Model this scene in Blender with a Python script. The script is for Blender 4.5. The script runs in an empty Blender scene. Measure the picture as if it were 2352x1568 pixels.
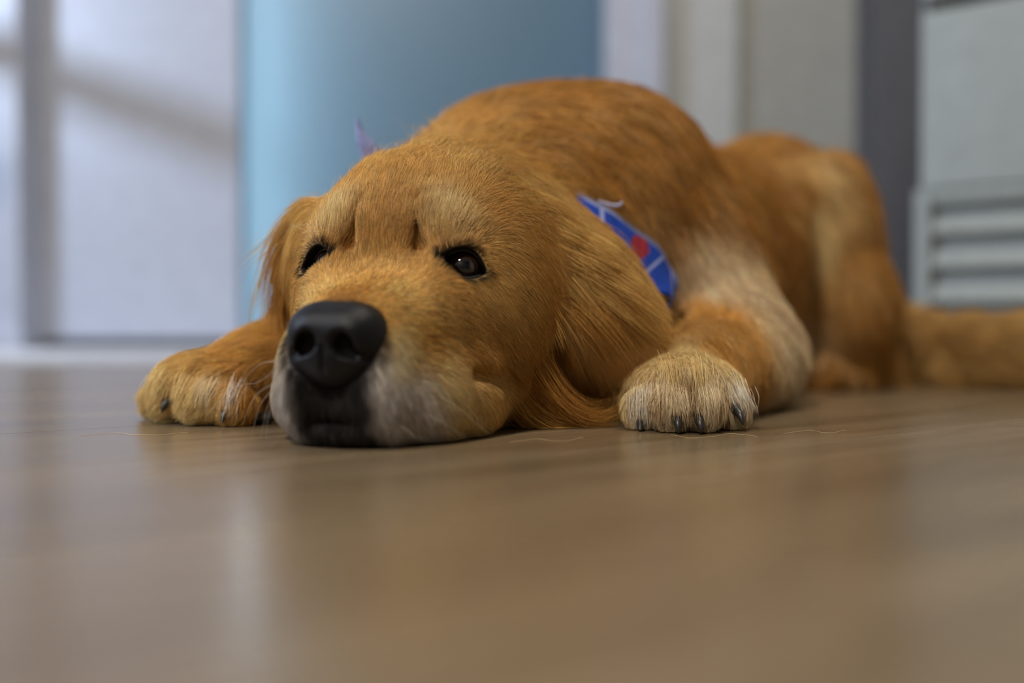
import bpy, math, random
import numpy as np
from mathutils import Vector, Matrix
from mathutils.bvhtree import BVHTree

rng = np.random.default_rng(7)
random.seed(7)
scene = bpy.context.scene
COL = scene.collection

# ------------------------------------------------------------------ camera
CAM = np.array([0.0, 0.0, 0.064])
FPX = 2352 * 35.0 / 36.0
TILT = math.atan(34.0 / FPX)
cam_d = bpy.data.cameras.new('camera')
cam = bpy.data.objects.new('camera', cam_d)
COL.objects.link(cam)
cam.location = CAM
cam.rotation_euler = (math.pi / 2 - TILT, 0, 0)
cam_d.lens = 35.0
cam_d.sensor_width = 36.0
cam_d.clip_start = 0.01
cam_d.dof.use_dof = True
cam_d.dof.focus_distance = 0.595
cam_d.dof.aperture_fstop = 1.75
scene.camera = cam

# ------------------------------------------------------------------ light
world = bpy.data.worlds.new('world')
scene.world = world
world.use_nodes = True
world.node_tree.nodes['Background'].inputs[0].default_value = (0.80, 0.90, 1.0, 1)
world.node_tree.nodes['Background'].inputs[1].default_value = 0.3


def area_light(name, loc, target, size, energy, color, size_y=None):
    d = bpy.data.lights.new(name, 'AREA')
    d.energy = energy
    d.color = color
    d.size = size
    if size_y:
        d.shape = 'RECTANGLE'
        d.size_y = size_y
    o = bpy.data.objects.new(name, d)
    COL.objects.link(o)
    o.location = loc
    o.rotation_euler = (Vector(target) - Vector(loc)).to_track_quat('-Z', 'Y').to_euler()
    return o


area_light('ceiling_lamp_light', (-0.85, -0.95, 2.385), (-0.85, -0.95, 0), 0.36, 34, (1.0, 0.93, 0.82))
area_light('hall_lamp_light', (0.55, 0.75, 2.385), (0.55, 0.75, 0), 0.36, 11, (1.0, 0.92, 0.80))
area_light('window_daylight', (-1.9, 0.35, 1.15), (-0.7, 1.9, 0.3), 0.22, 17, (0.62, 0.76, 1.0), 0.22)
area_light('glass_edge_glow', (-0.56, 2.17, 0.42), (-0.44, 2.06, 0.42), 0.06, 1.35, (0.84, 0.93, 1.0), 0.9)  # strip lamp added behind the glass to brighten its left edge

scene.view_settings.view_transform = 'Standard'
scene.view_settings.look = 'None'
scene.view_settings.gamma = 1.0
scene.view_settings.use_curve_mapping = False
scene.view_settings.exposure = 0.85
scene.cycles.use_denoising = True
scene.cycles.adaptive_threshold = 0.05
scene.cycles.adaptive_min_samples = 16
scene.cycles.use_light_tree = False
scene.cycles.max_bounces = 6
scene.cycles.diffuse_bounces = 3
scene.cycles.glossy_bounces = 2
scene.cycles.transmission_bounces = 3


# ------------------------------------------------------------------ helpers
def W(u, v, d):
    """point at depth d (metres along y) seen at photo pixel u, v"""
    x = (u - 1176.0) / FPX
    z = -(v - 784.0) / FPX
    dy = math.cos(TILT) + z * math.sin(TILT)
    dz = -math.sin(TILT) + z * math.cos(TILT)
    s = d / dy
    return np.array([x * s, d, CAM[2] + dz * s])


def mat_new(name, color=(0.5, 0.5, 0.5), rough=0.5, spec=0.5, **kw):
    m = bpy.data.materials.new(name)
    m.use_nodes = True
    b = m.node_tree.nodes['Principled BSDF']
    b.inputs['Base Color'].default_value = (*color, 1)
    b.inputs['Roughness'].default_value = rough
    b.inputs['Specular IOR Level'].default_value = spec
    for k, val in kw.items():
        b.inputs[k.replace('_', ' ')].default_value = val
    return m


def mat_painted(name, color, rough=0.5, amount=0.06, scale=30.0, bump=0.05):
    """paint with faint mottling and orange-peel relief"""
    m = mat_new(name, color, rough)
    nt = m.node_tree
    b = nt.nodes['Principled BSDF']
    tc = nt.nodes.new('ShaderNodeTexCoord')
    n = nt.nodes.new('ShaderNodeTexNoise')
    n.inputs['Scale'].default_value = scale
    n.inputs['Detail'].default_value = 4
    nt.links.new(tc.outputs['Object'], n.inputs['Vector'])
    r = nt.nodes.new('ShaderNodeValToRGB')
    c = np.array(color)
    r.color_ramp.elements[0].position = 0.3
    r.color_ramp.elements[1].position = 0.7
    r.color_ramp.elements[0].color = (*(c * (1 - amount)), 1)
    r.color_ramp.elements[1].color = (*(c * (1 + amount)), 1)
    nt.links.new(n.outputs['Fac'], r.inputs[0])
    nt.links.new(r.outputs[0], b.inputs['Base Color'])
    bp = nt.nodes.new('ShaderNodeBump')
    bp.inputs['Strength'].default_value = bump
    bp.inputs['Distance'].default_value = 0.001
    nt.links.new(n.outputs['Fac'], bp.inputs['Height'])
    nt.links.new(bp.outputs[0], b.inputs['Normal'])
    return m


def link_obj(name, data, parent=None, mat=None, label=None, cat=None, kind=None, group=None):
    o = bpy.data.objects.new(name, data)
    COL.objects.link(o)
    if parent is not None:
        o.parent = parent
        if parent.type == 'EMPTY' or True:
            o.matrix_parent_inverse = Matrix.Identity(4)
    if mat is not None:
        data.materials.append(mat)
    for k, val in (('label', label), ('category', cat), ('kind', kind), ('group', group)):
        if val:
            o[k] = val
    return o


def empty(name, label, cat, loc=(0, 0, 0), rz=0.0):
    o = bpy.data.objects.new(name, None)
    COL.objects.link(o)
    o.location = loc
    o.rotation_euler = (0, 0, rz)
    o['label'] = label
    o['category'] = cat
    return o


def mesh_data(name, verts, faces, smooth=False):
    me = bpy.data.meshes.new(name)
    me.from_pydata([tuple(map(float, p)) for p in verts], [], [tuple(int(i) for i in f) for f in faces])
    me.update()
    if smooth:
        me.polygons.foreach_set('use_smooth', [True] * len(me.polygons))
    return me


def box_data(name, lo, hi, bev=0.0):
    """box with chamfered edges"""
    import bmesh
    bm = bmesh.new()
    bmesh.ops.create_cube(bm, size=1.0)
    lo = Vector(lo)
    hi = Vector(hi)
    for v in bm.verts:
        v.co = Vector(((lo[i] + hi[i]) / 2 + v.co[i] * (hi[i] - lo[i]) for i in range(3)))
    if bev > 0:
        bmesh.ops.bevel(bm, geom=bm.edges[:], offset=bev, segments=2, affect='EDGES', profile=0.5)
    me = bpy.data.meshes.new(name)
    bm.to_mesh(me)
    bm.free()
    return me


def box(name, lo, hi, mat, bev=0.0, parent=None, **kw):
    return link_obj(name, box_data(name, lo, hi, bev), parent, mat, **kw)


def tube_data(name, pts, rad, seg=8):
    """closed-end tube along points with a radius per point"""
    pts = [Vector(p) for p in pts]
    n = len(pts)
    if not hasattr(rad, '__len__'):
        rad = [rad] * n
    verts, faces = [], []
    prev = None
    for i, p in enumerate(pts):
        t = (pts[min(i + 1, n - 1)] - pts[max(i - 1, 0)]).normalized()
        ref = prev if prev is not None else (Vector((0, 0, 1)) if abs(t.z) < 0.9 else Vector((1, 0, 0)))
        a = (ref - t * ref.dot(t)).normalized()
        prev = a
        b = t.cross(a)
        for k in range(seg):
            an = 2 * math.pi * k / seg
            verts.append(p + (a * math.cos(an) + b * math.sin(an)) * rad[i])
    for i in range(n - 1):
        for k in range(seg):
            k2 = (k + 1) % seg
            faces.append((i * seg + k, i * seg + k2, (i + 1) * seg + k2, (i + 1) * seg + k))
    faces.append(tuple(range(seg - 1, -1, -1)))
    faces.append(tuple((n - 1) * seg + k for k in range(seg)))
    return mesh_data(name, verts, faces, True)


def catmull(pts, n):
    pts = np.asarray(pts, float)
    P = np.vstack([2 * pts[0] - pts[1], pts, 2 * pts[-1] - pts[-2]])
    out = []
    m = len(pts) - 1
    for t in np.linspace(0, m, n):
        i = min(int(t), m - 1)
        f = t - i
        p0, p1, p2, p3 = P[i], P[i + 1], P[i + 2], P[i + 3]
        out.append(0.5 * ((2 * p1) + (-p0 + p2) * f + (2 * p0 - 5 * p1 + 4 * p2 - p3) * f * f
                          + (-p0 + 3 * p1 - 3 * p2 + p3) * f ** 3))
    return np.array(out)


# ------------------------------------------------------------------ room
def mat_wood(name):
    m = mat_new(name, (.30, .20, .115), .34, .5)
    nt = m.node_tree
    b = nt.nodes['Principled BSDF']
    tc = nt.nodes.new('ShaderNodeTexCoord')
    oi = nt.nodes.new('ShaderNodeObjectInfo')
    mul = nt.nodes.new('ShaderNodeVectorMath')
    mul.operation = 'MULTIPLY_ADD'
    mul.inputs[1].default_value = (1, 1, 1)
    rn = nt.nodes.new('ShaderNodeMath')
    rn.operation = 'MULTIPLY'
    rn.inputs[1].default_value = 37.0
    nt.links.new(oi.outputs['Random'], rn.inputs[0])
    nt.links.new(tc.outputs['Object'], mul.inputs[0])
    nt.links.new(rn.outputs[0], mul.inputs[2])
    mp = nt.nodes.new('ShaderNodeMapping')
    mp.inputs['Scale'].default_value = (2.2, 26, 26)
    nt.links.new(mul.outputs[0], mp.inputs['Vector'])
    n1 = nt.nodes.new('ShaderNodeTexNoise')
    n1.inputs['Scale'].default_value = 1.6
    n1.inputs['Detail'].default_value = 6
    n1.inputs['Distortion'].default_value = .6
    nt.links.new(mp.outputs[0], n1.inputs['Vector'])
    mp2 = nt.nodes.new('ShaderNodeMapping')
    mp2.inputs['Scale'].default_value = (3.0, 7, 7)
    nt.links.new(mul.outputs[0], mp2.inputs['Vector'])
    n2 = nt.nodes.new('ShaderNodeTexNoise')
    n2.inputs['Scale'].default_value = 1.5
    nt.links.new(mp2.outputs[0], n2.inputs['Vector'])
    r1 = nt.nodes.new('ShaderNodeValToRGB')
    e = r1.color_ramp.elements
    e[0].position = .30
    e[0].color = (.150, .106, .060, 1)
    e[1].position = .72
    e[1].color = (.222, .164, .098, 1)
    nt.links.new(n1.outputs['Fac'], r1.inputs[0])
    r2 = nt.nodes.new('ShaderNodeValToRGB')
    e = r2.color_ramp.elements
    e[0].position = .32
    e[0].color = (.82, .80, .77, 1)
    e[1].position = .68
    e[1].color = (1.08, 1.04, .98, 1)
    nt.links.new(n2.outputs['Fac'], r2.inputs[0])
    mx = nt.nodes.new('ShaderNodeMix')
    mx.data_type = 'RGBA'
    mx.blend_type = 'MULTIPLY'
    mx.inputs['Factor'].default_value = 1.0
    nt.links.new(r1.outputs[0], mx.inputs[6])
    nt.links.new(r2.outputs[0], mx.inputs[7])
    nt.links.new(mx.outputs[2], b.inputs['Base Color'])
    mr = nt.nodes.new('ShaderNodeMapRange')
    mr.inputs['To Min'].default_value = .21
    mr.inputs['To Max'].default_value = .31
    nt.links.new(n1.outputs['Fac'], mr.inputs['Value'])
    nt.links.new(mr.outputs[0], b.inputs['Roughness'])
    bp = nt.nodes.new('ShaderNodeBump')
    bp.inputs['Strength'].default_value = .12
    bp.inputs['Distance'].default_value = .0006
    nt.links.new(n1.outputs['Fac'], bp.inputs['Height'])
    nt.links.new(bp.outputs[0], b.inputs['Normal'])
    return m


m_sub = mat_painted('subfloor', (.05, .035, .025), .9)
floor = box('floor', (-2.1, -1.7, -0.03), (2.3, 3.2, -0.006), m_sub, kind='structure')
m_wood = mat_wood('wood_floor')
PW, PL = .165, 1.15
pdir = math.radians(38)
plank_me = box_data('plank', (-PL / 2 + .0002, -PW / 2 + .0002, -.006), (PL / 2 - .0002, PW / 2 - .0002, 0), .0005)
plank_me.materials.append(m_wood)
cx, sx = math.cos(pdir), math.sin(pdir)
org = np.array([-0.25, 0.635])
for r in range(-17, 18):
    shift = (r * 0.37) % 1.0
    for c in range(-4, 5):
        a = (c + shift) * PL
        t = (r + .5) * PW
        x = org[0] + a * cx - t * sx
        y = org[1] + a * sx + t * cx
        if not (-2.3 < x < 2.4 and -1.8 < y < 2.35):
            continue
        o = bpy.data.objects.new('plank', plank_me)
        COL.objects.link(o)
        o.parent = floor
        o.location = (x, y, 0)
        o.rotation_euler = (0, 0, pdir)

m_white = mat_painted('white_gloss_paint', (.48, .51, .60), .35)
m_wallgrey = mat_painted('grey_wall_paint', (.33, .335, .315), .6)
m_wallpale = mat_painted('pale_wall_paint', (.46, .475, .48), .55)
m_ceil = mat_painted('ceiling_paint', (.80, .79, .76), .8)
m_roomwall = mat_painted('room_wall_paint', (.46, .45, .43), .7)
m_recess_shade = mat_painted('recess_shade_grey', (.10, .10, .115), .6)
m_sill = mat_painted('white_stone', (.66, .68, .74), .3)

box('ceiling', (-2.1, -1.7, 2.45), (2.3, 3.2, 2.55), m_ceil, kind='structure')
box('wall_left', (-2.1, -1.7, 0), (-2.0, 2.12, 2.45), m_roomwall, kind='structure')
box('wall_right', (2.2, -1.7, 0), (2.3, 2.12, 2.45), m_roomwall, kind='structure')
box('wall_front', (-2.1, -1.8, 0), (2.3, -1.7, 2.45), mat_painted('dark_wall_paint', (.13, .12, .11), .7), kind='structure')
# back wall: left piece, lintel over the openings, right piece
box('wall_back', (-2.1, 2.04, 0), (-1.0, 2.14, 2.45), m_wallpale, kind='structure')
box('wall_back_right', (.455, 2.04, 0), (2.3, 2.14, 2.45), m_wallgrey, kind='structure')
box('wall_back_lintel', (-1.0, 2.04, 2.02), (.455, 2.14, 2.45), m_wallpale, kind='structure')

# jamb left of the white door, with a rounded stop bead
j = box('trim_1', (-1.05, 1.935, 0), (-.946, 2.04, 2.02), m_white, .004, kind='structure')
box('stop_bead', (-.972, 1.922, .012), (-.950, 1.937, 2.0), m_white, .004, parent=j)
box('plinth_block', (-1.06, 1.912, 0), (-.942, 1.937, .055), m_white, .003, parent=j)
# white door leaf and the stone sill below it
d1 = box('door_1', (-.946, 2.0, .040), (-.548, 2.035, 2.0), m_white, .002, kind='structure')
box('gap_shade', (-.94, 2.006, .018), (-.555, 2.03, .040), mat_new('gap_shade_black', (.03, .028, .025), .8), .001, parent=d1)  # black strip painted in as the shade of the gap under the door
box('trim_2', (-.942, 1.75, 0), (-.40, 2.05, .021), m_sill, .003, kind='structure')
# frosted blue glass door
m_glass = bpy.data.materials.new('frosted_blue_glass')
m_glass.use_nodes = True
nt = m_glass.node_tree
nt.nodes.remove(nt.nodes['Principled BSDF'])
tr = nt.nodes.new('ShaderNodeBsdfTranslucent')
tr.inputs['Color'].default_value = (.66, .82, .91, 1)
df = nt.nodes.new('ShaderNodeBsdfDiffuse')
df.inputs['Color'].default_value = (.15, .27, .37, 1)
gl = nt.nodes.new('ShaderNodeBsdfGlossy')
gl.inputs['Roughness'].default_value = .35
m1 = nt.nodes.new('ShaderNodeMixShader')
m1.inputs[0].default_value = .5
m2 = nt.nodes.new('ShaderNodeMixShader')
m2.inputs[0].default_value = .06
nz = nt.nodes.new('ShaderNodeTexNoise')
nz.inputs['Scale'].default_value = 400
bp = nt.nodes.new('ShaderNodeBump')
bp.inputs['Strength'].default_value = .2
bp.inputs['Distance'].default_value = .0005
nt.links.new(nz.outputs['Fac'], bp.inputs['Height'])
nt.links.new(bp.outputs[0], gl.inputs['Normal'])
nt.links.new(df.outputs[0], m1.inputs[1])
nt.links.new(tr.outputs[0], m1.inputs[2])
nt.links.new(m1.outputs[0], m2.inputs[1])
nt.links.new(gl.outputs[0], m2.inputs[2])
nt.links.new(m2.outputs[0], nt.nodes['Material Output'].inputs['Surface'])
m_steel = mat_new('brushed_metal', (.55, .56, .58), .35, .5, Metallic=1.0)
d2 = box('door_2', (-.548, 2.050, .024), (.186, 2.058, 2.0), m_glass, .0015, kind='structure')
box('bottom_rail', (-.548, 2.046, .010), (.186, 2.062, .024), m_steel, .001, parent=d2)
# white frame right of the glass
f = box('trim_3', (.186, 1.985, 0), (.295, 2.13, 2.02), m_white, .004, kind='structure')
box('cover_strip', (.262, 1.968, 0), (.300, 1.988, 2.02), m_white, .003, parent=f)
box('trim_4', (.300, 2.012, 0), (.455, 2.10, 2.02), m_wallpale, .004, kind='structure')
# corridor behind the glass
m_blue = mat_painted('blue_corridor_paint', (.16, .36, .52), .6)
box('wall_corridor', (-1.0, 3.05, 0), (.7, 3.12, 2.45), m_blue, kind='structure')
box('wall_corridor_left', (-1.06, 2.14, 0), (-1.0, 3.12, 2.45), m_white, kind='structure')
box('wall_corridor_right', (.64, 2.14, 0), (.7, 3.12, 2.45), m_blue, kind='structure')
# sloping rail and post added out of view to shadow the white door
rail = link_obj('shadow_rail', tube_data('shadow_rail', [(-1.95, 1.5, .955), (-1.5, 1.5, .82), (-1.2, 1.5, .735), (-.955, 1.5, .643)], .036, 12), None, m_white, kind='structure')
link_obj('shadow_post', tube_data('shadow_post', [(-1.36, 1.5, 0), (-1.36, 1.5, .77)], .034, 12), rail, m_white)
# dark board painted as the shaded recess between wall and cabinet
box('recess_shade', (.700, 1.92, 0), (.800, 2.04, 2.02), m_recess_shade, .003, kind='structure')
# ceiling lamp
for nm, p in (('flat square ceiling lamp nearest the camera', (-.85, -.95, 2.39)), ('flat square ceiling lamp above the dog', (.55, .75, 2.39))):
    lamp = empty('ceiling_lamp', nm, 'lamp', p)
    box('housing', (-.21, -.21, 0.001), (.21, .21, .06), m_white, .01, parent=lamp)

# louvred cabinet
m_cab = mat_painted('pale_cabinet_paint', (.32, .36, .355), .45)
m_gap = mat_new('cabinet_shadow_gap', (.06, .06, .05), .8)
cab = empty('louvred_cabinet', 'pale grey cabinet with a louvred lower door behind the tail', 'cabinet', (.590, 1.45, 0), -math.atan(.77))
CWD = .46
box('carcass', (.008, .022, .03), (CWD - .008, .30, .82), m_gap, .002, parent=cab)
box('side_panel', (0, .02, 0), (.008, .30, .82), m_cab, .001, parent=cab)
box('side_panel', (CWD - .008, .02, 0), (CWD, .30, .82), m_cab, .001, parent=cab)
box('top_panel', (-.004, -.004, .82), (CWD + .004, .30, .838), m_cab, .002, parent=cab)
box('drawer', (.003, 0, .536), (CWD - .003, .022, .815), m_cab, .003, parent=cab)
dw = box('drawer', (.003, 0, .262), (CWD - .003, .022, .518), m_cab, .003, parent=cab)
dr = box('door', (.026, .016, .05), (CWD - .026, .022, .258), m_cab, .001, parent=cab)
for (lo, hi) in (((-.004, -.006, .035), (.018, .022, .262)), ((CWD - .018, -.006, .035), (CWD + .004, .022, .262)),
                 ((.018, -.004, .240), (CWD - .018, .022, .259)), ((.018, -.004, .035), (CWD - .018, .022, .052))):
    box('door_frame', lo, hi, m_cab, .002, parent=dr)
slat_me = box_data('slat', (-(CWD - .038) / 2, -.019, -.0035), ((CWD - .038) / 2, .019, .0035), .0015)
slat_me.materials.append(m_cab)
for i in range(4):
    o = bpy.data.objects.new('slat', slat_me)
    COL.objects.link(o)
    o.parent = dr
    o.location = (CWD / 2, .008, .213 - i * .0485)
    o.rotation_euler = (math.radians(62), 0, 0)


# ------------------------------------------------------------------ dog: shape as a distance field on a graded grid
def graded(lo, hi, f0, f1, fine, coarse):
    a = [f0]
    s = fine
    while a[-1] > lo:
        s = min(s * 1.12, coarse)
        a.append(a[-1] - s)
    a = a[::-1]
    a += list(np.arange(f0 + fine, f1, fine))
    s = fine
    while a[-1] < hi:
        s = min(s * 1.12, coarse)
        a.append(a[-1] + s)
    return np.array(a, np.float32)


class Field:
    def __init__(self, gx, gy, gz, far=0.06):
        self.g = (gx, gy, gz)
        self.D = np.full((len(gx), len(gy), len(gz)), far, np.float32)

    def _sl(self, lo, hi):
        return tuple(slice(max(int(np.searchsorted(self.g[i], lo[i])) - 1, 0),
                           int(np.searchsorted(self.g[i], hi[i])) + 1) for i in range(3))

    def apply(self, lo, hi, fn, k, mode):
        m = 0.03 + k
        sl = self._sl(np.asarray(lo) - m, np.asarray(hi) + m)
        X = self.g[0][sl[0]][:, None, None]
        Y = self.g[1][sl[1]][None, :, None]
        Z = self.g[2][sl[2]][None, None, :]
        if X.size == 0 or Y.size == 0 or Z.size == 0:
            return
        d = fn(X, Y, Z).astype(np.float32)
        A = self.D[sl]
        if mode == 'sub':
            d = -d
            h = np.maximum(k - np.abs(A - d), 0) / k
            self.D[sl] = np.maximum(A, d) + h * h * k * 0.25
        else:
            h = np.maximum(k - np.abs(A - d), 0) / k
            self.D[sl] = np.minimum(A, d) - h * h * k * 0.25

    def ell(self, c, r, R=None, k=0.02, mode='add'):
        """ellipsoid: centre, radii, rows of R are its axes"""
        c = np.asarray(c, float)
        r = np.asarray(r, float)
        R = np.eye(3) if R is None else np.asarray(R)
        ext = np.sqrt(((R.T * r) ** 2).sum(1))

        def fn(X, Y, Z):
            x, y, z = X - c[0], Y - c[1], Z - c[2]
            k0 = 0
            k1 = 0
            for i in range(3):
                q = (x * np.float32(R[i, 0]) + y * np.float32(R[i, 1]) + z * np.float32(R[i, 2])) / np.float32(r[i])
                k0 = k0 + q * q
                k1 = k1 + (q / np.float32(r[i])) ** 2
            k0 = np.sqrt(k0)
            return k0 * (k0 - 1) / np.maximum(np.sqrt(k1), 1e-6)
        self.apply(c - ext, c + ext, fn, k, mode)

    def cone(self, a, b, ra, rb, k=0.02, mode='add'):
        a = np.asarray(a, float)
        b = np.asarray(b, float)
        ab = b - a
        L2 = float(ab @ ab)

        def fn(X, Y, Z):
            x, y, z = X - a[0], Y - a[1], Z - a[2]
            t = np.clip((x * ab[0] + y * ab[1] + z * ab[2]) / L2, 0, 1).astype(np.float32)
            return np.sqrt((x - t * ab[0]) ** 2 + (y - t * ab[1]) ** 2 + (z - t * ab[2]) ** 2) - (ra + t * (rb - ra))
        self.apply(np.minimum(a - ra, b - rb), np.maximum(a + ra, b + rb), fn, k, mode)

    def mesh(self, name):
        import openvdb
        gr = openvdb.FloatGrid(background=0.06)
        gr.copyFromArray(self.D)
        pts, quads = gr.convertToQuads(isovalue=0.0)
        P = np.stack([np.interp(pts[:, i], np.arange(len(self.g[i])), self.g[i]) for i in range(3)], 1)
        me = bpy.data.meshes.new(name)
        me.vertices.add(len(P))
        me.vertices.foreach_set('co', P.astype(np.float32).ravel())
        q = quads[:, ::-1].astype(np.int32)
        me.loops.add(q.size)
        me.loops.foreach_set('vertex_index', q.ravel())
        me.polygons.add(len(q))
        me.polygons.foreach_set('loop_start', np.arange(0, q.size, 4, dtype=np.int32))
        me.polygons.foreach_set('use_smooth', np.ones(len(q), bool))
        me.update(calc_edges=True)
        return me, P, q


# head frame: forward (to the nose), left of the dog, up; origin on the floor below the eyes
PSI = math.radians(16.0)
ROLL = math.radians(2.0)
HO = np.array([-0.069, 0.600, 0.0])
HF = np.array([-math.sin(PSI), -math.cos(PSI), 0.0])
HL0 = np.array([math.cos(PSI), -math.sin(PSI), 0.0])
HU0 = np.array([0.0, 0.0, 1.0])
HL = HL0 * math.cos(ROLL) - HU0 * math.sin(ROLL)
HU = HU0 * math.cos(ROLL) + HL0 * math.sin(ROLL)
HR = np.stack([HF, HL, HU])
PIV = 0.06


def H(f, l, u):
    """head coordinates in cm to world"""
    return HO + np.array([0, 0, PIV]) + HF * f * .01 + HL * l * .01 + HU * (u * .01 - PIV)


def toH(P):
    """world points to head coordinates in cm"""
    q = (P - HO - np.array([0, 0, PIV])) @ HR.T
    q[:, 2] += PIV
    return q * 100


def rotR(base, axis, ang):
    """rotate the rows of base about an axis given in base coordinates"""
    M = np.array(Matrix.Rotation(math.radians(ang), 3, axis))
    return M.T @ base


AX = np.array([0.743, 0.669, 0.0])       # body axis, shoulders to hips
AX /= np.linalg.norm(AX)
BL = np.array([AX[1], -AX[0], 0.0])      # the dog's left
BR = np.stack([AX, BL, [0, 0, 1.0]])
SH = np.array([0.030, 0.860, 0.0])       # below the shoulders


def B(a, l, u):
    return SH + AX * a + BL * l + np.array([0, 0, u])


EYE = {}
for s in (-1, 1):
    c = H(0.55, 4.2 if s > 0 else -3.95, 9.9)
    ax = HF * math.cos(math.radians(21)) + HL * s * math.sin(math.radians(21)) + HU * 0.10
    ax /= np.linalg.norm(ax)
    hz = np.cross(HU, ax)                  # toward the dog's left
    hz /= np.linalg.norm(hz)
    tilt = math.radians(-13) * s           # outer corner lower
    up = np.cross(ax, hz)
    a_ = hz * math.cos(tilt) + up * math.sin(tilt)
    b_ = np.cross(ax, a_)
    EYE[s] = (c, ax, a_, b_)
EW, EHU, EHL, ER = 1.36, 1.02, 0.72, 1.24


def build_body():
    gx = graded(-0.30, 0.66, -0.215, 0.165, 0.0015, 0.006)
    gy = graded(0.44, 1.36, 0.495, 0.715, 0.0015, 0.006)
    gz = graded(-0.02, 0.34, 0.0, 0.185, 0.0015, 0.006)
    F = Field(gx, gy, gz)
    # ---- trunk
    F.ell(B(-0.015, 0, 0.150), (0.125, 0.108, 0.108), BR, 0.03)
    F.ell(B(0.035, 0, 0.146), (0.100, 0.105, 0.113), BR, 0.04)
    F.cone(B(0.05, 0, 0.140), B(0.32, 0, 0.132), 0.108, 0.102, 0.05)
    F.ell(B(0.335, -0.01, 0.152), (0.090, 0.098, 0.118), BR, 0.03)
    F.cone(B(-0.02, 0.02, 0.07), B(0.25, 0.02, 0.06), 0.070, 0.060, 0.06)
    for s in (1, -1):
        F.ell(B(0.03, 0.070 * s, 0.15), (0.075, 0.05, 0.095), BR, 0.05)
    # neck
    F.cone(H(-7, 0, 9.6), B(-0.01, 0, 0.14), 0.066, 0.095, 0.05)
    F.ell(H(-11, 1.0, 6.0), (.070, .080, .060), HR, 0.05)
    F.ell(W(1330, 850, 0.715), (.062, .045, .050), None, 0.03)
    # ---- hind leg on the near side
    F.ell(W(1915, 600, 1.035), (0.056, 0.040, 0.110), BR, 0.025)
    F.cone(W(1945, 680, 1.02), W(1965, 830, 1.05), 0.042, 0.032, 0.03)
    F.cone(W(1905, 480, 0.965), W(1870, 840, 0.955), .020, .026, .03, 'sub')      # crease before the thigh
    F.cone(W(1985, 850, 1.08), W(1890, 866, 1.00), 0.028, 0.024, 0.02)
    F.ell(B(0.35, -0.09, 0.10), (0.09, 0.05, 0.10), BR, 0.04)
    # ---- tail
    tp = [W(1990, 760, 1.17), W(2110, 800, 1.12), W(2230, 815, 1.06), W(2360, 810, 1.03), W(2520, 815, 1.06)]
    tr = [0.035, 0.030, 0.030, 0.030, 0.022]
    for i in range(4):
        F.cone(tp[i], tp[i + 1], tr[i], tr[i + 1], 0.03)
    # ---- near foreleg
    F.cone(W(1590, 580, 0.84), W(1690, 790, 0.80), 0.052, 0.040, 0.035)
    F.cone(W(1690, 805, 0.79), W(1605, 868, 0.685), 0.040, 0.031, 0.03)
    F.ell(W(1574, 890, 0.645), (0.034, 0.040, 0.0215), None, 0.02)
    for (u, v, d, r) in ((1478, 942, .622, .0105), (1546, 930, .607, .0125), (1612, 930, .607, .0125), (1676, 938, .622, .0110)):
        a = W(u, v, d)
        a[2] = r + 0.001
        b = W(1574 + (u - 1574) * .7, 880, 0.65)
        F.cone(a, b, r, 0.011, 0.004)
        F.ell(a + np.array([0, 0.004, 0.003]), (r, r * 1.25, r * 1.1), None, 0.003)
    # ---- far foreleg
    F.cone(B(-0.02, -0.11, 0.13), W(760, 800, 0.80), 0.055, 0.045, 0.04)
    F.cone(W(760, 800, 0.80), W(600, 858, 0.715), 0.043, 0.034, 0.03)
    F.ell(W(505, 878, 0.685), (0.044, 0.036, 0.0225), rotR(np.eye(3), 'Z', 25), 0.02)
    for (u, v, d, r) in ((372, 908, .690, .0115), (398, 916, .664, .0125), (462, 926, .648, .0120), (535, 935, .645, .0105)):
        a = W(u, v, d)
        a[2] = r + 0.001
        F.cone(a, W(510 + (u - 510) * .55, 878, 0.69), r, 0.013, 0.010)
        F.ell(a + np.array([0.002, 0.002, 0.003]), (r * 1.2, r, r), None, 0.007)
    # ---- head
    e = lambda c, r, k=.02, R=HR, mode='add': F.ell(H(*c), np.array(r) * .01, R, k, mode)
    e((-5.5, 0, 11.2), (7.2, 6.6, 6.3), .03)
    e((-2.0, 0, 11.6), (4.6, 5.4, 3.9), .03)
    for s in (-1, 1):
        e((-0.5, 3.0 * s, 12.1), (2.3, 1.7, 1.6), .009)          # brow
        e((-4.0, 4.6 * s, 7.6), (5.2, 3.4, 5.2), .03)            # cheek
        e((0.6, 3.3 * s, 7.3), (4.0, 2.2, 3.0), .025)            # below the eye
        e((3.7, 2.05 * s, 4.2), (5.0, 2.35, 3.9), .02)           # flew
        e((6.7, 1.75 * s, 3.1), (2.1, 1.9, 3.0), .012)          # lip front
        e((1.8, 3.8 * s, 2.4), (4.2, 2.2, 2.5), .02)             # hanging lip
        e((0.2, 4.9 * s, 1.9), (2.3, 1.6, 1.85), .008)           # jowl fold
        e((-6.0, 3.0 * s, 2.5), (5.0, 3.4, 2.6), .03)
    for s in (-1, 1):
        F.cone(H(1.6, 4.5 * s, 7.0), H(0.6, 5.75 * s, 4.7), .006, .006, .010)   # fold below the cheekbone
        F.cone(H(2.6, 5.55 * s, 3.9), H(-1.4, 6.9 * s, 3.9), .0024, .0034, .008, 'sub')   # crease above the jowl
    F.cone(H(-0.5, 0, 8.0), H(7.3, 0, 6.2), .022, .018, .02)       # bridge
    F.cone(H(-5, 0, 2.4), H(7.0, 0, 1.35), .024, .013, .015)       # lower jaw
    e((9.3, 0, 1.60), (1.6, 1.3, .30), .006, mode='sub')           # mouth slit
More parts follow.
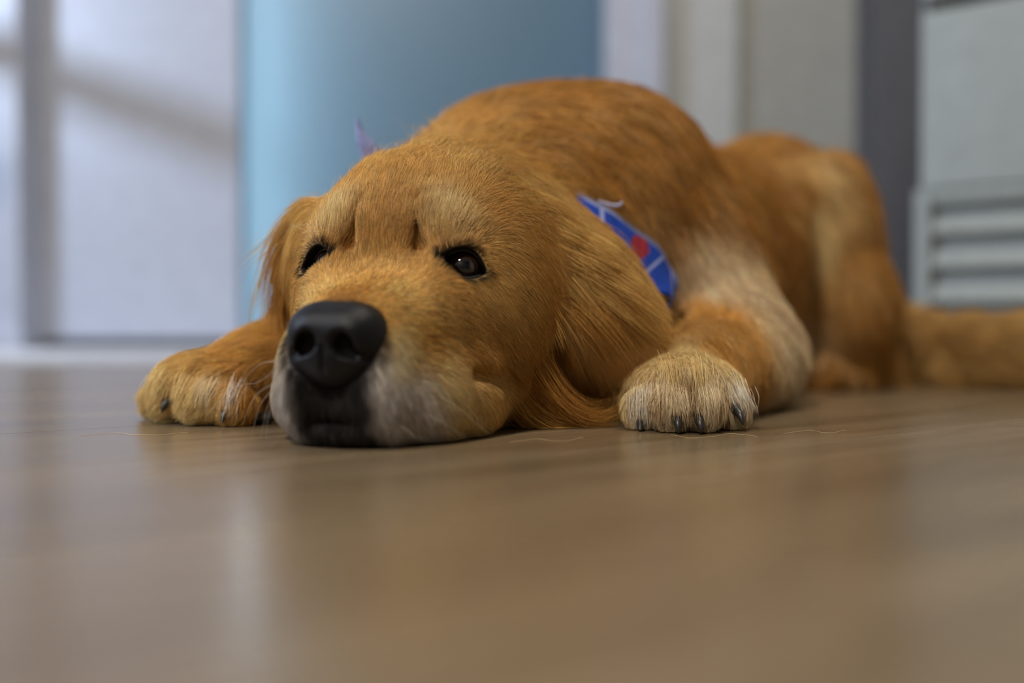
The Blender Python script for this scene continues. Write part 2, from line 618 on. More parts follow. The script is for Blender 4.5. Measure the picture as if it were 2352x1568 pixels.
    for s in (-1, 1):                                              # creases beside the brows
        F.cone(H(1.75, 1.55 * s, 13.3), H(2.35, 2.15 * s, 11.0), .0012, .0034, .0095, 'sub')
    # ---- ears
    n = np.array([0.40, -0.78, 0.48])
    n /= np.linalg.norm(n)
    la = np.array([0.66, 0.10, -0.75])
    la -= n * (la @ n)
    la /= np.linalg.norm(la)
    R = np.stack([la, n, np.cross(la, n)])
    F.ell(W(1300, 600, 0.668), (.072, .013, .046), R, 0.012)
    F.ell(W(1200, 500, 0.655), (.045, .014, .034), R, 0.020)
    F.cone(W(1205, 640, .628), W(1268, 790, .632), .008, .012, .010, 'sub')      # gap between cheek and ear
    F.cone(W(1268, 790, .632), W(1330, 930, .640), .012, .012, .010, 'sub')
    n = np.array([-0.75, -0.6, 0.2])
    n /= np.linalg.norm(n)
    la = np.array([-0.25, 0.05, -0.95])
    la -= n * (la @ n)
    la /= np.linalg.norm(la)
    R = np.stack([la, n, np.cross(la, n)])
    F.ell(W(690, 575, 0.666), (.028, .006, .020), R, 0.012)
    F.ell(W(716, 548, 0.656), (.018, .008, .017), R, 0.025)
    # ---- eyes
    for s in (-1, 1):
        c, ax, a_, b_ = EYE[s]
        F.ell(c, (ER * .01 + .0018,) * 3, None, .010)

        def fn(X, Y, Z, c=c, ax=ax, a_=a_, b_=b_):
            x, y, z = X - c[0], Y - c[1], Z - c[2]
            a = (x * a_[0] + y * a_[1] + z * a_[2]) * 100
            b = (x * b_[0] + y * b_[1] + z * b_[2]) * 100
            g = (x * ax[0] + y * ax[1] + z * ax[2]) * 100
            q = 1 - (a / EW) ** 2
            return np.maximum(np.maximum(b - EHU * q, -EHL * q - b) * .75, .2 - g) * .01
        F.apply(c - .02, c + .03, fn, .003, 'sub')
        F.ell(c, (ER * .01 - .001,) * 3, None, .001)
    return F.mesh('body')


body_me, BV, BQ = build_body()
print('body', len(BV), len(BQ))
dog = empty('dog', 'golden retriever lying on the floor with its chin down', 'dog', (HO[0], HO[1], 0))


def dog_part(name, data, mat, parent=None, **kw):
    """data in world coordinates; parts hang under the dog's Empty"""
    T = Matrix.Translation((-HO[0], -HO[1], 0))
    if parent is None:
        data.transform(T)
    else:
        data.transform(T)
    return link_obj(name, data, parent or dog, mat, **kw)


# ------------------------------------------------------------------ dog: colour, fur direction and length from guide points
G = (.63, .345, .095)
GL = (.71, .435, .145)
GD = (.38, .185, .047)
GP = (.78, .55, .25)
CR = (.74, .58, .37)
GW = (.62, .55, .50)
OB = (.51, .25, .058)
OD = (.44, .21, .050)
GUIDES = []
bvt = BVHTree.FromPolygons([Vector(p) for p in BV], [tuple(map(int, q_)) for q_ in BQ])


def surf(u, v):
    h = bvt.ray_cast(Vector(CAM), Vector(W(u, v, 1.0) - CAM).normalized())
    return np.array(h[0]) if h[0] is not None else W(u, v, .9)



def guide(p, d, ln, lift, col, gv=0.1):
    d = np.asarray(d, float)
    GUIDES.append((p, d / np.linalg.norm(d), ln * .01, lift, col, gv))


def hg(f, l, u, df, dl, du, ln, lift, col, gv=0.05):
    """guide in head coordinates, mirrored to both sides"""
    for s in ((-1, 1) if l else (1,)):
        guide(H(f, l * s, u), HF * df + HL * dl * s + HU * du, ln, lift, col, gv)


hg(8.0, 0, 7.6, -1, 0, .1, .28, .20, GD)
hg(8.0, 1.6, 7.2, -1, .4, -.1, .30, .20, G)
hg(6.8, 0, 7.9, -1, 0, .1, .30, .20, OD)
hg(5.0, 0, 8.2, -1, 0, .15, .35, .22, G)
hg(4.5, 1.8, 7.4, -1, .35, .0, .40, .22, GL)
hg(2.0, 0, 9.2, -.8, 0, .5, .50, .25, GL)
hg(1.2, 1.6, 9.8, -.6, .2, .8, .55, .28, G)
hg(0.8, 0, 11.0, -.4, 0, 1, .65, .30, G)
hg(0.0, 0, 13.0, -.4, 0, 1, .80, .34, OB)
hg(-.4, 1.4, 14.2, -.5, .08, .9, .80, .34, G)
hg(-.8, 0, 14.4, -.6, 0, .8, .85, .36, G)
hg(-2.2, 1.8, 15.7, -.7, .12, .7, .95, .42, GL)
hg(-2.0, 0, 15.6, -.8, 0, .6, .95, .40, G)
hg(-4.5, 0, 17.2, -1, 0, .25, 1.5, .85, GL)
hg(-8.0, 0, 17.0, -1, 0, -.1, 2.0, .75, G)
hg(0.9, 2.9, 12.3, -.2, .15, 1, .85, .40, (.86, .64, .32))
hg(0.8, 1.7, 12.0, -.2, -.1, 1, .65, .30, OB)
hg(-1.0, 3.0, 14.2, -.5, .06, .9, .85, .36, G)
hg(-3.5, 3.2, 16.0, -.9, .12, .5, 1.3, .70, GL)
hg(-4.5, 5.2, 14.4, -.8, .35, .1, 1.3, .55, GL)
hg(-1.2, 4.6, 12.8, -.5, .5, .5, .80, .30, G)
hg(-1.6, 5.7, 10.6, -.7, .5, -.5, .80, .22, GL)
hg(1.6, 3.0, 10.4, -.1, -.3, .7, .50, .30, OD)
hg(1.0, 4.7, 8.9, -.5, .4, -.6, .45, .18, GL)
hg(2.4, 3.2, 8.4, -.8, .4, -.3, .45, .20, G)
hg(-1.0, 5.8, 8.4, -.7, .4, -.6, .80, .22, GL)
hg(-3.0, 6.6, 7.0, -.7, .3, -.7, 1.1, .24, G)
hg(-3.5, 6.9, 10.5, -.6, .4, -.7, 1.2, .22, G)
hg(5.5, 3.2, 5.6, -.9, .25, -.3, .45, .22, G)
hg(3.0, 4.0, 6.0, -.8, .35, -.5, .55, .22, GL)
hg(1.0, 5.2, 5.2, -.7, .4, -.6, .65, .22, G)
hg(7.6, 2.6, 5.0, -.6, .4, -.7, .45, .25, GP)
hg(7.2, 3.2, 3.0, -.4, .4, -.8, .60, .30, GW)
hg(8.6, 1.5, 3.2, .1, .3, -1, .60, .30, GW)
hg(8.8, 0, 3.2, .2, 0, -1, .50, .25, GW)
hg(6.4, 3.6, 1.4, -.4, .4, -.8, .70, .30, GW)
hg(4.5, 4.2, 3.4, -.6, .4, -.6, .60, .25, GP)
hg(3.0, 5.0, 1.6, -.5, .5, -.6, .70, .28, GP)
hg(0.5, 6.0, 2.4, -.5, .5, -.5, .70, .28, GL)
hg(-1.5, 6.6, 1.8, -.5, .5, -.5, .80, .28, GL)
hg(-2.5, 6.6, 4.0, -.7, .3, -.6, 1.1, .25, OB)
hg(-5.0, 6.0, 2.5, -.6, .5, -.6, 1.8, .25, OB)
hg(0.0, 0, 0.0, -1, 0, 0, .4, .1, G)
hg(7.5, 0, 0.2, .2, 0, -.5, .4, .2, GW)
# near ear
for (u, v, d, c, ln) in ((1150, 440, .64, GL, 1.5), (1220, 470, .65, GL, 2.2), (1300, 520, .655, GL, 2.8), (1400, 620, .66, GL, 3.2),
                         (1260, 640, .645, G, 2.6), (1200, 600, .64, G, 1.6), (1340, 740, .65, OD, 3.5), (1420, 760, .67, G, 4.0)):
    guide(W(u, v, d), (0.62, 0.10, -0.62 if u > 1280 else -.5), ln, .16, c, .25)
guide(W(1240, 700, .64), (0.30, 0.05, -1), 3.0, .18, OD, .3)
guide(W(1290, 800, .66), (0.25, 0.0, -1), 3.6, .18, GD, .3)
# far ear
for (u, v, d, c, ln) in ((690, 510, .65, GL, 1.2), (650, 560, .655, GL, 1.6), (640, 620, .655, G, 1.9), (655, 680, .655, OD, 1.8)):
    guide(W(u, v, d), (-0.32, 0.05, -0.95), ln, .20, c, .3)
# ruff and neck
for (u, v, d) in ((1330, 850, .67), (1300, 920, .67), (1420, 880, .70), (1480, 780, .72)):
    guide(W(u, v, d), (0.5, 0.0, -0.75), 3.5, .20, OB, .3)
guide(H(-10, 4, 14), (.6, .5, -.3), 2.8, .30, G, .2)
guide(H(-10, -5, 12), (-.2, .5, -.6), 2.8, .30, G, .2)
guide(H(-12, 0, 16), (.5, .8, .0), 2.6, .30, G, .15)
# trunk
for a_, z_ in ((-.05, .26), (.05, .27), (.15, .26), (.25, .24), (.36, .27)):
    guide(B(a_, 0, z_), AX * 1.0 + np.array([0, 0, -.1]), 2.4, .34, OB, .15)
for s in (-1, 1):
    for a_ in (-.06, .05, .16, .27):
        guide(B(a_, .09 * s, .20), AX * .8 + BL * .2 * s + np.array([0, 0, -.7]), 2.6, .30, OB, .2)
        guide(B(a_, .115 * s, .12), AX * .6 + np.array([0, 0, -.9]), 3.0, .28, OB, .25)
        guide(B(a_, .10 * s, .04), AX * .5 + np.array([0, 0, -1]), 3.2, .28, CR, .3)
PC = (.80, .60, .38)
for (u, v) in ((1610, 600), (1660, 625), (1715, 665), (1765, 720), (1795, 780), (1815, 840), (1640, 655)):
    guide(surf(u, v), (.5, .1, -.8), 2.6, .28, PC, .25)
for (u, v) in ((1600, 710), (1660, 715), (1700, 760), (1735, 830), (1650, 790)):
    guide(surf(u, v), (-.1, -.4, -.8), 1.8, .2, OB, .15)
for (u, v) in ((1860, 470), (1875, 540)):
    guide(surf(u, v), (.3, .1, -.9), 2.6, .30, GP, .2)
for (u, v) in ((1560, 420), (1700, 470), (1800, 560)):
    guide(surf(u, v), (.5, .3, -.8), 2.6, .30, OD, .2)
guide(W(1960, 420, 1.05), (.5, .2, -.8), 2.6, .32, OB, .2)
guide(W(1990, 600, 1.03), (.3, .3, -.9), 3.2, .30, OB, .25)
guide(W(1930, 560, 1.0), (.2, .3, -.9), 2.6, .25, OD, .25)
guide(W(1960, 760, 1.0), (.3, .3, -.9), 3.2, .30, OB, .25)
guide(W(1900, 860, 0.98), (-.6, -.5, -.3), 1.4, .25, OD, .1)
guide(B(-.14, 0, .14), (-.2, -.4, -.9), 4.0, .25, GL, .3)
guide(B(-.10, -.10, .16), (-.2, .2, -.9), 3.0, .28, OB, .25)
# forelegs
guide(W(1620, 650, .80), (.2, -.2, -.9), 2.2, .22, GL, .15)
guide(W(1680, 760, .77), (-.2, -.5, -.7), 2.0, .20, OB, .15)
guide(W(1730, 830, .77), (.3, -.1, -.8), 2.2, .22, GL, .2)
guide(W(1640, 850, .72), (-.3, -.8, -.3), 1.4, .22, GL, .1)
guide(W(1580, 835, .665), (-.1, -.9, -.1), 1.0, .28, GP, .08)
guide(W(1574, 860, .635), (0, -.8, -.4), .9, .32, GP, .08)
for u in (1470, 1540, 1610, 1690):
    guide(W(u, 925, .603), (.02 * (u - 1575) / 100, -.6, -.8), .75, .32, CR, .08)
guide(W(1440, 900, .64), (-.5, -.6, -.6), .9, .3, GP, .1)
guide(W(1710, 900, .64), (.5, -.6, -.6), .9, .3, GP, .1)
guide(W(620, 830, .70), (-.9, -.5, -.1), 1.3, .22, G, .1)
guide(W(540, 820, .675), (-.9, -.4, -.2), 1.1, .28, G, .08)
guide(W(450, 840, .67), (-.9, -.3, -.4), 1.0, .30, GL, .08)
guide(W(390, 880, .67), (-.8, -.3, -.6), .9, .30, GP, .08)
guide(W(470, 910, .64), (-.5, -.6, -.7), .8, .30, GP, .08)
guide(W(560, 920, .64), (-.3, -.6, -.7), .9, .30, G, .1)
guide(W(600, 890, .66), (-.5, -.4, -.7), 1.1, .3, OD, .1)
# tail
for (u, d) in ((2060, 1.10), (2150, 1.07), (2250, 1.02), (2360, 1.0), (2480, 1.02)):
    guide(W(u, 750, d), (.8, -.2, .15), 3.6, .40, (.58, .36, .13), .15)
    guide(W(u, 830, d - .03), (.7, -.3, -.6), 3.8, .40, (.50, .29, .09), .25)

GP_ = np.array([g[0] for g in GUIDES], np.float32)
GD_ = np.array([g[1] for g in GUIDES], np.float32)
GX_ = np.array([[g[2], g[3], g[5], *g[4]] for g in GUIDES], np.float32)


def fields(P):
    """direction, length, lift, gravity and colour at points, blended from the guides"""
    n = len(P)
    T = np.empty((n, 3), np.float32)
    X = np.empty((n, 6), np.float32)
    for i in range(0, n, 40000):
        p = P[i:i + 40000].astype(np.float32)
        d2 = ((p[:, None, :] - GP_[None]) ** 2).sum(2) + 1.0e-5
        w = d2 ** -2.2
        w /= w.sum(1, keepdims=True)
        T[i:i + 40000] = w @ GD_
        X[i:i + 40000] = w @ GX_
    return T, X


def wav(P, freq, seed, octs=5):
    """smooth noise in -1..1 from summed sines"""
    r = np.random.default_rng(seed)
    out = np.zeros(len(P), np.float32)
    for _ in range(octs):
        k = r.normal(size=3)
        k *= freq * r.uniform(.7, 1.5) / np.linalg.norm(k)
        out += np.sin(P @ k + r.uniform(0, 6.28))
    return out / octs * 1.3


def sstep(x, a, b):
    t = np.clip((x - a) / (b - a), 0, 1)
    return t * t * (3 - 2 * t)


def eye_dist(P):
    """signed distance in cm from the lid opening (negative inside), nearest eye"""
    best = np.full(len(P), 9.0)
    side = np.zeros(len(P))
    for s in (-1, 1):
        c, ax, a_, b_ = EYE[s]
        q = (P - c) * 100
        a, b, g = q @ a_, q @ b_, q @ ax
        e = np.maximum(np.abs(a) / (EW + .02) - 1, 0)
        qq = 1 - np.minimum((a / EW) ** 2, 1)
        d = np.maximum(b - EHU * qq, -EHL * qq - b)
        d = np.sqrt(np.maximum(d, 0) ** 2 + (e * EW) ** 2) + np.minimum(d, 0)
        d = np.where(g > -1.0, d, 9)
        inner = -a * s                       # >0 on the nose side
        m = d < best
        best = np.where(m, d, best)
        side = np.where(m, inner, side)
    return best, side


def coat_colour(P, C):
    """markings on top of the blended colour"""
    C = C.copy()
    q = toH(P)
    f, l, u = q[:, 0], q[:, 1], q[:, 2]
    n = wav(P, 160, 3) * .35
    n2 = wav(P, 420, 4)
    # muzzle: greying lips with a dark streak below the nose
    on = sstep(f, 4.6, 6.8) * sstep(u, 6.2, 4.6)
    C = C + (np.array((.72, .67, .65)) - C) * (on * sstep(np.abs(l) + n + .3 * n2, 4.0, 2.3) * .75)[:, None]
    dk = sstep(f, 5.8, 7.0) * sstep(np.abs(l) + n * 1.2 + .35 * n2, 2.75, 1.5) * sstep(u, 5.6, 4.8)
    C = C + (np.array((.014, .012, .013)) - C) * (dk * .98)[:, None]
    # whisker spots on the lip
    for (sf, sl, su) in ((6.2, 3.3, 4.4), (5.4, 3.7, 3.9), (6.6, 3.2, 3.2), (5.6, 3.8, 2.7), (4.6, 4.1, 3.3), (5.0, 4.0, 2.0), (6.0, 3.6, 2.0)):
        r = np.sqrt((f - sf) ** 2 + (np.abs(l) - sl) ** 2 * .5 + (u - su) ** 2)
        C *= (1 - .6 * sstep(r, .26, .08))[:, None]
    # bare black skin round the nose leather
    nb = sstep(f, 5.6, 6.6) * sstep((l / 2.75) ** 2 + ((u - 5.4) / 2.2) ** 2, 1.15, .85)
    C = C + (np.array((.012, .011, .012)) - C) * nb[:, None]
    # dark lid rims
    d, inner = eye_dist(P)
    w = .13 + .22 * sstep(inner, .6, 1.3) + .05 * n2
    rim = sstep(d, w + .22, w - .04)
    C = C + (np.array((.018, .013, .012)) - C) * rim[:, None]
    return np.clip(C, .005, 1)


# ---- skin
tri = np.vstack([BQ[:, [0, 1, 2]], BQ[:, [0, 2, 3]]])
e1 = BV[tri[:, 1]] - BV[tri[:, 0]]
e2 = BV[tri[:, 2]] - BV[tri[:, 0]]
cr = np.cross(e1, e2)
area = np.linalg.norm(cr, axis=1) * .5
tn = cr / np.maximum(area * 2, 1e-12)[:, None]
if (tn[:, 2] * area * (BV[tri[:, 0], 2] > .15)).sum() < 0:
    tn = -tn
    body_me.flip_normals()
vn = np.zeros_like(BV)
for k in range(3):
    for j in range(3):
        vn[:, j] += np.bincount(tri[:, k], tn[:, j] * area, len(BV))
vn /= np.maximum(np.linalg.norm(vn, axis=1), 1e-12)[:, None]

_, VX = fields(BV)
vcol = coat_colour(BV, VX[:, 3:6])
at = body_me.attributes.new('coat', 'FLOAT_COLOR', 'POINT')
at.data.foreach_set('color', np.c_[vcol, np.ones(len(vcol))].astype(np.float32).ravel())

m_skin = mat_new('skin', (0.42, 0.2, 0.06), 0.9, 0.1)
nt = m_skin.node_tree
an = nt.nodes.new('ShaderNodeAttribute')
an.attribute_name = 'coat'
nt.links.new(an.outputs['Color'], nt.nodes['Principled BSDF'].inputs['Base Color'])
dog_part('body', body_me, m_skin)

# ---- fur material
m_fur = bpy.data.materials.new('fur')
m_fur.use_nodes = True
nt = m_fur.node_tree
nt.nodes.remove(nt.nodes['Principled BSDF'])
an = nt.nodes.new('ShaderNodeAttribute')
an.attribute_name = 'coat'
df = nt.nodes.new('ShaderNodeBsdfDiffuse')
hb = nt.nodes.new('ShaderNodeBsdfHair')
hb.component = 'Reflection'
hc = nt.nodes.new('ShaderNodeMix')
hc.data_type = 'RGBA'
hc.inputs['Factor'].default_value = .12
hc.inputs[7].default_value = (.8, .72, .6, 1)
nt.links.new(an.outputs['Color'], hc.inputs[6])
nt.links.new(hc.outputs[2], hb.inputs['Color'])
hb.inputs['RoughnessU'].default_value = .28
hb.inputs['RoughnessV'].default_value = .9
mx = nt.nodes.new('ShaderNodeMixShader')
mx.inputs[0].default_value = .16
nt.links.new(an.outputs['Color'], df.inputs['Color'])
nt.links.new(df.outputs[0], mx.inputs[1])
nt.links.new(hb.outputs[0], mx.inputs[2])
nt.links.new(mx.outputs[0], nt.nodes['Material Output'].inputs['Surface'])


def curves_obj(name, pts, rad, col, **kw):
    """pts n x k x 3 in world coordinates, rad n x k, col n x 3"""
    n, k, _ = pts.shape
    c = bpy.data.hair_curves.new(name)
    c.add_curves([k] * n)
    p = pts - np.array([HO[0], HO[1], 0])
    c.attributes['position'].data.foreach_set('vector', p.astype(np.float32).ravel())
    r = c.attributes.get('radius') or c.attributes.new('radius', 'FLOAT', 'POINT')
    r.data.foreach_set('value', rad.astype(np.float32).ravel())
    a = c.attributes.new('coat', 'FLOAT_COLOR', 'CURVE')
    a.data.foreach_set('color', np.c_[col, np.ones(n)].astype(np.float32).ravel())
    return link_obj(name, c, dog, m_fur, **kw)


def strands(P, N, T, L, lift, grav, col, rad, k=6, clump=None, wob=.12, var=.22):
    n = len(P)
    T = T - N * (T * N).sum(1, keepdims=True)
    jit = rng.normal(size=(n, 3)) * wob
    for j in range(3):
        jit[:, j] += wav(P, 260, 20 + j) * wob * .7 + wav(P, 90, 30 + j) * wob
    T = T + jit
    T -= N * (T * N).sum(1, keepdims=True) * .8
    T /= np.maximum(np.linalg.norm(T, axis=1), 1e-6)[:, None]
    L = L * rng.uniform(.65, 1.15, n)
    lift = lift * rng.uniform(.6, 1.4, n)
    t = np.linspace(0, 1, k)[None, :, None]
    L3 = L[:, None, None]
    pts = (P[:, None] - N[:, None] * .0002 + T[:, None] * L3 * t
           + N[:, None] * L3 * lift[:, None, None] * (t * (1.25 - .75 * t))
           + np.array([0, 0, -1.0]) * (L * grav)[:, None, None] * t * t)
    if clump:
        size, st = clump
        warp = np.stack([wav(P, 3.0 / size, 40 + j) for j in range(3)], 1) * size * .4
        cell = np.floor((P + warp) / size).astype(np.int64)
        key = (cell[:, 0] * 73856093) ^ (cell[:, 1] * 19349663) ^ (cell[:, 2] * 83492791)
        _, inv = np.unique(key, return_inverse=True)
        cnt = np.bincount(inv)
        ctr = np.stack([np.stack([np.bincount(inv, pts[:, i, j]) / cnt for j in range(3)], 1) for i in range(k)], 1)
        near = np.linalg.norm(ctr[inv, 0] - P, axis=1) < size * 1.5
        w = (st * np.linspace(0, 1, k) ** 1.4)[None, :, None] * near[:, None, None]
        pts = pts + (ctr[inv] - pts) * w
        shade = rng.normal(size=len(cnt))[inv] * .08
    else:
        shade = 0
    pts[:, :, 2] = np.maximum(pts[:, :, 2], .0007)
    prof = np.array([1, .95, .85, .7, .45, .12]) if k == 6 else np.interp(np.linspace(0, 1, k), [0, .6, 1], [1, .8, .12])
    R = rad[:, None] * prof[None]
    b = np.exp(rng.normal(size=n) * var + shade)
    pale = (rng.random(n) < .10)[:, None]
    c = col * b[:, None]
    c = np.where(pale, c * .5 + np.array((.80, .60, .34)) * .5 * col.max(1, keepdims=True) / .6, c)
    return pts, R, np.clip(c, .004, .95)


def scatter(n, weight):
    w = area * weight
    cs = np.cumsum(w)
    idx = np.searchsorted(cs, rng.random(n) * cs[-1])
    idx = np.minimum(idx, len(tri) - 1)
    a, b = rng.random(n), rng.random(n)
    fl = a + b > 1
    a[fl], b[fl] = 1 - a[fl], 1 - b[fl]
    t = tri[idx]
    P = BV[t[:, 0]] + e1[idx] * a[:, None] + e2[idx] * b[:, None]
    w0 = (1 - a - b)[:, None]
    N = vn[t[:, 0]] * w0 + vn[t[:, 1]] * a[:, None] + vn[t[:, 2]] * b[:, None]
    N /= np.maximum(np.linalg.norm(N, axis=1), 1e-9)[:, None]
    return P, N


tc = BV[tri].mean(1)
qh = toH(tc)
HEADM = ((qh[:, 0] > -9) & (np.abs(qh[:, 1]) < 13) & (qh[:, 2] > -1) & (tc[:, 1] < .715) & (qh[:, 2] < 19)
         & ~((tc[:, 0] > W(1430, 800, .64)[0]) & (tc[:, 2] < .06)) & ~((tc[:, 0] < W(640, 800, .66)[0]) & (tc[:, 2] < .062)))
PAWM = (~HEADM) & (tc[:, 1] < .74) & (tc[:, 2] < .07) & ((tc[:, 0] > .06) | (tc[:, 0] < -.12))
TAILM = (~HEADM) & (tc[:, 0] > W(2060, 800, 1.1)[0]) & (tc[:, 2] < .13)
RESTM = ~(HEADM | PAWM | TAILM)
up_ok = (tc[:, 2] > .002) | (tn[:, 2] > -.6)


def coat(name, mask, n, rad, k=6, clump=None, wob=.12, lscale=1.0, wfun=None, var=.22):
    w = (mask & up_ok).astype(float)
    if wfun is not None:
        w = w * wfun
    P, N = scatter(n, w)
    ok = np.ones(len(P), bool)
    d, inner = eye_dist(P)
    ok &= d > .10
    q = toH(P)
    ok &= ~((q[:, 0] > 7.0) & (((q[:, 1] / 2.55) ** 2 + ((q[:, 2] - 5.45) / 2.1) ** 2) < 1))   # nose leather is bare
    P, N, d, q, inner = P[ok], N[ok], d[ok], q[ok], inner[ok]
    T, X = fields(P)
    # fur parts around the eyes
    for s in (-1, 1):
        c, ax, a_, b_ = EYE[s]
        v = P - c
        r = np.linalg.norm(v, axis=1) * 100
        a = (v @ a_) * 100
        b = (v @ b_) * 100
        near = sstep(r, 2.6, 1.4)[:, None]
        out = a_[None] * (a * .8)[:, None] + b_[None] * b[:, None]
        out = out + (a_ * s * 1.0)[None] * sstep(-a * s, 1.2, .2)[:, None]
        out /= np.maximum(np.linalg.norm(out, axis=1), 1e-6)[:, None]
        T = T * (1 - near) + out * near
        X[:, 0] *= 1 - .45 * near[:, 0]
        X[:, 1] *= 1 - .35 * near[:, 0]
    L = X[:, 0] * lscale
    mz = sstep(q[:, 0], 3.0, 6.0)
    L = L * (1 + mz * .25)
    col = coat_colour(P, X[:, 3:6]) * np.exp(rng.normal(size=len(P)) * .40 * mz)[:, None]
    R = np.full(len(P), rad) if np.isscalar(rad) else rad(P)
    pts, R, c = strands(P, N, T, L, X[:, 1], X[:, 2], col, R, k, clump, wob, var)
    return curves_obj(name, pts, R, c)


camv = (tc - CAM)
camv /= np.linalg.norm(camv, axis=1)[:, None]
facing = .25 + .75 * ((tn * camv).sum(1) < .25)
coat('head_fur', HEADM, 260000, .00008, clump=(.0050, .22), wob=.085, wfun=facing, lscale=1.4, var=.26)
coat('flyaway_fur', HEADM & (qh[:, 2] > 12), 2600, .00005, wob=.35, wfun=facing, lscale=2.3, var=.3)
coat('body_fur', RESTM, 100000, .00022, clump=(.014, .45), wob=.18, wfun=facing, lscale=1.2, var=.3)
coat('paw_fur', PAWM, 42000, .00011, clump=(.006, .55), wob=.2, wfun=facing, lscale=1.35, var=.3)
coat('tail_fur', TAILM, 30000, .00022, clump=(.02, .5), wob=.22, wfun=facing)


def lock(lst, pts, n, w0, w1, col, rad=.00009, k=9, frizz=.0012, flat=None):
    """a tuft of long hairs following a curve"""
    c = catmull(pts, k)
    tg = np.gradient(c, axis=0)
    tg /= np.linalg.norm(tg, axis=1)[:, None]
    off = rng.normal(size=(n, 3))
    if flat is not None:
        fl = np.asarray(flat, float)
        fl /= np.linalg.norm(fl)
        off -= fl * (off @ fl)[:, None] * .8
    t = np.linspace(0, 1, k)
    wid = w0 + (w1 - w0) * t
    P = c[None] + off[:, None] * wid[None, :, None]
    ph = rng.uniform(0, 6.28, (n, 1, 3))
    fr = rng.uniform(2, 5, (n, 1, 3))
    P = P + np.sin(fr * t[None, :, None] + ph) * frizz * t[None, :, None]
    cut = rng.uniform(.6, 1.0, n)
    tt = t[None] * cut[:, None]
    i = np.minimum((tt * (k - 1)).astype(int), k - 2)
    fct = tt * (k - 1) - i
    r = np.arange(n)[:, None]
    P = P[r, i] * (1 - fct[..., None]) + P[r, i + 1] * fct[..., None]
    P[:, :, 2] = np.maximum(P[:, :, 2], .0007)
    R = rad * np.interp(t, [0, .6, 1], [1, .85, .15])[None].repeat(n, 0)
    b = np.exp(rng.normal(size=n) * .25)
    C = np.clip(np.array(col)[None] * b[:, None], .004, .95)
    lst.append((P, R, C))


def locks_obj(name, lst):
    curves_obj(name, np.concatenate([a[0] for a in lst]), np.concatenate([a[1] for a in lst]), np.concatenate([a[2] for a in lst]))


# near ear: fringe along the front edge and long feathering
NE = []
for (u0, v0, u1, v1, u2, v2, c, n) in (
        (1195, 560, 1250, 690, 1275, 840, G, 160), (1215, 590, 1285, 720, 1300, 880, OD, 200), (1235, 600, 1310, 740, 1330, 920, GD, 240),
        (1250, 610, 1340, 740, 1365, 900, GD, 240), (1270, 640, 1365, 780, 1395, 930, OD, 220), (1300, 660, 1400, 790, 1440, 900, OB, 200),
        (1225, 560, 1330, 680, 1400, 860, G, 200), (1280, 580, 1390, 720, 1450, 850, GL, 200), (1210, 620, 1262, 720, 1282, 850, OD, 160), (1230, 620, 1290, 700, 1272, 830, GP, 60), (1290, 680, 1330, 790, 1290, 900, GL, 50),
        (1330, 660, 1430, 770, 1490, 850, G, 200), (1360, 640, 1470, 730, 1540, 790, GL, 220), (1390, 620, 1490, 690, 1560, 740, GL, 220),
        (1300, 560, 1420, 640, 1520, 720, GL, 220), (1240, 500, 1350, 560, 1450, 630, GL, 200), (1190, 450, 1290, 490, 1390, 560, GL, 200),
        (1340, 560, 1430, 610, 1510, 680, GL, 160)):
    d0 = .640 if u0 < 1240 else .645
    lock(NE, [W(u0, v0, d0), W((u0 + u1) / 2 + 6, (v0 + v1) / 2, .638), W(u1, v1, .642), W(u2, v2, .655)], n, .006, .0045, c, .0001, flat=(.4, -.8, .45))
# cheek ruff sweeping down and out onto the floor
for (pts, c, n) in (([(1170, 880), (1220, 950), (1310, 980), (1430, 955)], G, 260), ([(1160, 800), (1230, 900), (1320, 965), (1420, 975)], OB, 260),
                    ([(1200, 760), (1260, 880), (1340, 950), (1440, 940)], OD, 220), ([(1150, 850), (1190, 930), (1250, 985), (1330, 990)], OB, 220),
                    ([(1230, 840), (1290, 920), (1370, 960), (1445, 925)], OB, 180)):
    lock(NE, [W(u, v, d) for (u, v), d in zip(pts, (.622, .625, .632, .640))], n, .005, .003, c, .0001)
locks_obj('ear_fur', NE)
# far ear: backlit wisps
FE = []
for (pts, c, n, w) in (([(672, 500), (625, 560), (597, 650), (578, 740)], G, 90, .004), ([(665, 520), (620, 590), (600, 680), (588, 790)], OB, 60, .003),
                       ([(650, 600), (622, 670), (610, 730), (600, 775)], OD, 70, .003), ([(670, 620), (640, 700), (640, 760), (636, 800)], GD, 160, .004),
                       ([(668, 560), (640, 640), (630, 720), (628, 780)], OD, 160, .004), ([(660, 510), (610, 545), (570, 580), (540, 605)], GP, 14, .003),
                       ([(655, 540), (600, 575), (560, 610), (530, 660)], GP, 12, .003), ([(640, 560), (590, 640), (568, 720), (566, 800)], GP, 16, .002),
                       ([(690, 480), (650, 510), (620, 560), (605, 640)], GL, 160, .004)):
    lock(FE, [W(u + 8, v, .652) for u, v in pts], n * 2 // 3 if n > 20 else n, w * .8, w * .8, c, .00009)
locks_obj('ear_fur', FE)


